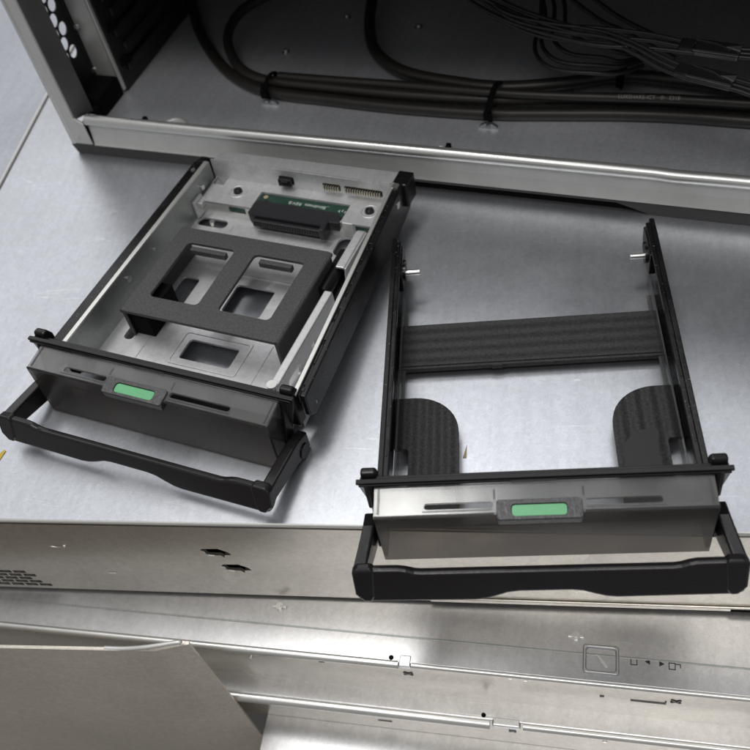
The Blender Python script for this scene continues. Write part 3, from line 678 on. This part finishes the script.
# circuit board, connector
pc = MB().box(-15.5,28.5,104.0,115.6,7.2,8.6).build('circuit_board', 'pcb', lt, 0.1)
mb = MB(); mb.text('_Blindmate  REV.B', 2.6, 0.04, Matrix.Translation((9.0,112.6,8.66)) @ Matrix.Rotation(math.pi,4,'Z')); mb.build('board_print', 'ink', pc)
mb = MB(); mb.box(-26.9,-19.2,104.1,106,5.2,8.7); mb.build('board_edge', 'pcb', pc); MB().box(35.8,45.2,104.1,108,4.8,8.9).build('board_edge', 'pcb', pc)
mb = MB(); mb.cyl((-12.9,113.6,8.6),(0,0,1),1.1,0.3,12); mb.build('copper_pad', 'tan', pc)
for x in (24.2, 25.6, 27.0): MB().box(x, x+0.7, 111.0+(x%1), 112.4+(x%1), 8.6, 8.95).build('solder_joint', 'pin', pc, 0.1)
mb = MB()
mb.plate([(-15,100.2),(-13.2,98.6),(22.2,98.6),(22.8,101.8),(28.4,102.0),(28.0,106.4),(25.4,108.6),(-9.4,109.0),(-9.9,110.2),(-11,110.2),(-11.4,109.0),(-14.2,109.2),(-15,106.4)], [], 6.0, 10.7, bevel=0.3)
cn = mb.build('connector', 'connector', lt)
mb = MB(); mb.box(-11.5,21.8,96.6,98.6,6.2,9.4); mb.box(22.0,24.2,95.6,102,5.4,11.4); mb.build('connector_tongue', 'connector', cn, 0.3)
mb = MB()
for k in range(26): mb.box(-10.6+k*1.22,-9.9+k*1.22,96.3,96.6,6.6,9.2)
mb.box(-13,22,98.3,98.62,10.2,11.0)
mb.build('contacts', 'screw', cn)
# pins seen in the rear openings and the push button
mb = MB()
for k in range(7): mb.box(14.0+k*1.15,14.5+k*1.15,119.6,121.6,12.2,14.6)
for k in range(15): mb.box(24.6+k*1.15,25.1+k*1.15,119.6,121.6,12.2,14.6)
mb.build('header_pins', 'gold', fr)
mb = MB(); mb.box(-8.0,-1.6,118.6,121.6,11.9,15.6); mb.box(-6.6,-2.8,118.2,119,12.4,15.0); mb.build('push_button', 'black', fr, 0.4)
# plastic rails
mb = MB(); mb.box(-50.2,-44.9,3.2,119,0,19.6)
mb.prism([(119,3),(126,5),(126.5,15),(124,18.6),(119,19.6)], 'x', -50.0, -45.6)
lr = mb.build('side_rail', 'rail', lt, 0.8, 3)
mb = MB(); mb.cyl((-47,112,19.4),(0,0,1),1.1,0.7,12); mb.build('rail_pin', 'pin', lr, 0.2)
mb = MB(); mb.prism([(4,9),(8,5.5),(30,4.5),(119,2),(128,3),(131,6),(131,17.6),(126,20.0),(4,19.8)], 'x', 49.7, 52.0, SKEW); mb.box(48.7,49.7,4,121,15.5,19.6,SKEW)
rr_ = mb.build('side_rail', 'rail', lt, 0.5)
mb = MB()
y = 6.0
while y < 116:
    ln = random.choice((1.6, 2.4, 3.5, 6.0, 9.0)); xa = 48.9 + random.uniform(0, 0.6)
    mb.box(xa, xa+random.uniform(0.5,1.6), y, y+ln, 19.6, 19.85+random.uniform(0,0.3), SKEW)
    if random.random() < 0.45: mb.box(51.0, 51.6+random.uniform(0,0.3), y, y+random.uniform(2,5), 19.7, 20.0, SKEW)
    y += ln + random.uniform(0.6, 4.0)
mb.build('rail_ribs', 'rail', rr_, 0.12)
mb = MB(); mb.box(46.6,53.6,121.5,131.2,8.0,19.9); mb.build('end_cap', 'black', rr_, 0.7)
mb = MB(); mb.plate(rrect(48.0,50.8,118.2,121.0,0.4), [], 18.6, 20.6); mb.build('rail_pin', 'pin', rr_); MB().cyl((52.0,113.5,15.5),(1,0,0),1.7,0.6,18).build('rail_pin', 'pin', rr_); MB().cyl((59.3,8.6,9.6),(1,0,0),1.8,0.3,18).build('rail_pin', 'pin', rr_)
# adapter bracket: folded channel with two windows
wins = [rrect(-25.5,-3.0,36.2,69.2,2.0), rrect(6.4,29.2,36.0,69.0,2.0)]
mb = MB(); mb.plate(rrect(-33.2,37.2,26.0,77.6,1.2), wins, 16.3, 17.8, bevel=0.25)
br = mb.build('adapter_bracket', 'bracket', lt)
for s, x in ((-1,-33.2),(1,37.2)):
    mb = MB(); mb.prism([(26.4,2.4),(77.2,2.4),(77.2,16.6),(26.4,16.6)], 'x', *sorted((x, x - s*1.5))); mb.build('bracket_leg', 'bracket', br, 0.4)
for x in (37.0, -33.0): MB().tube([(x,26.4,16.7),(x,77.2,16.7)], 1.0, 12, 1).build('bracket_bend', 'bracket', br)
mb = MB(); mb.box(-24,-7,66.2,68.6,13.6,16.3); mb.box(9,24,66,68.4,13.6,16.3); mb.build('window_lip', 'bracket', br, 0.3)
mb = MB(); mb.box(-33.4,-31.6,27,45,2.4,15); mb.box(-31.6,-23,28.0,48,2.45,13.5); mb.build('inner_shade_block', 'void', br, 0.4)  # black blocks stand in for the dark interior under the bracket plate

# ================================================================== SCRAPS
o = MB().plate([(-25.5,27.6),(-24.2,27.6),(-24.0,33.2)], [], 0.05, 0.25).build('paper_scrap', 'tan'); tag(o, 'tiny tan paper scrap on the lid between the two ribbed pads', 'scrap')
o = MB().plate([(-208,33.5),(-205.2,35.5),(-203.9,39.8),(-204.6,40.4),(-206.4,38.2),(-208,36)], [], 0.05, 0.3).build('tape_scrap', 'yellow'); tag(o, 'small yellow tape scrap on the lid beyond the left tray handle', 'scrap')

# ================================================================== LIGHT
w = bpy.data.worlds.new('World'); SC.world = w; w.use_nodes = True
nt = w.node_tree; N = nt.nodes; L = nt.links
bg = N['Background']
tc = N.new('ShaderNodeTexCoord'); sx = N.new('ShaderNodeSeparateXYZ'); L.new(tc.outputs['Generated'], sx.inputs[0])
mr = N.new('ShaderNodeMapRange'); mr.inputs['From Min'].default_value = -1; mr.inputs['From Max'].default_value = 1
L.new(sx.outputs['Z'], mr.inputs['Value'])
cr = N.new('ShaderNodeValToRGB'); e = cr.color_ramp.elements
e[0].position = 0.0; e[0].color = (0.17,0.156,0.136,1)
e[1].position = 1.0; e[1].color = (0.72,0.73,0.75,1)
for pos, c in ((0.46,(0.29,0.27,0.24)),(0.60,(0.31,0.305,0.30)),(0.80,(0.36,0.36,0.365)),(0.92,(0.56,0.565,0.58))):
    k = e.new(pos); k.color = (*c, 1)
L.new(mr.outputs['Result'], cr.inputs['Fac']); L.new(cr.outputs['Color'], bg.inputs['Color'])
bg.inputs['Strength'].default_value = 0.74

def lamp(name, loc, target, sx_, sy_, power, col=(1,1,1)):
    l = bpy.data.lights.new(name, 'AREA'); l.shape = 'RECTANGLE'; l.size = sx_; l.size_y = sy_; l.energy = power; l.color = col
    o = bpy.data.objects.new(name, l); COL.objects.link(o); o.location = loc
    d = Vector(target) - Vector(loc); o.rotation_euler = d.to_track_quat('-Z','Y').to_euler(); return o
lamp('ceiling_or_added_lamp', (-1.15, 1.65, 1.45), (-0.05,0.05,0), 2.0, 1.0, 7, (0.98,0.99,1))  # added low back-left lamp, brightens the left of the lid by reflection
lamp('ceiling_or_added_lamp', (-0.45, 0.40, 1.8), (0,0.05,0), 0.9, 0.3, 11, (1,0.99,0.97))
lamp('ceiling_or_added_lamp', (0.2, 1.3, 1.9), (0,0.05,0), 1.0, 0.5, 3, (0.97,0.985,1))
lamp('ceiling_or_added_lamp', (0.0, -0.8, 1.7), (0,0.05,0), 1.3, 0.4, 8.4, (1,0.975,0.945))  # added front fill, brightens the front panels and chassis floor

# ================================================================== CAMERA
cam = bpy.data.cameras.new('camera'); co = bpy.data.objects.new('camera', cam); COL.objects.link(co)
cam.sensor_width = 36; cam.lens = 915.446/750*36
co.location = (-0.006354, -0.150091, 0.274034); co.rotation_euler = (0.670250, 0.152085, 0.048531)
cam.clip_start = 0.01; cam.clip_end = 50
cam.dof.use_dof = True; cam.dof.focus_distance = 0.33; cam.dof.aperture_fstop = 17
SC.camera = co
SC.view_settings.view_transform = 'Standard'; SC.view_settings.look = 'None'; SC.view_settings.gamma = 1; SC.view_settings.exposure = 0
SC.cycles.use_denoising = True
SC.cycles.max_bounces = 10; SC.cycles.transparent_max_bounces = 16
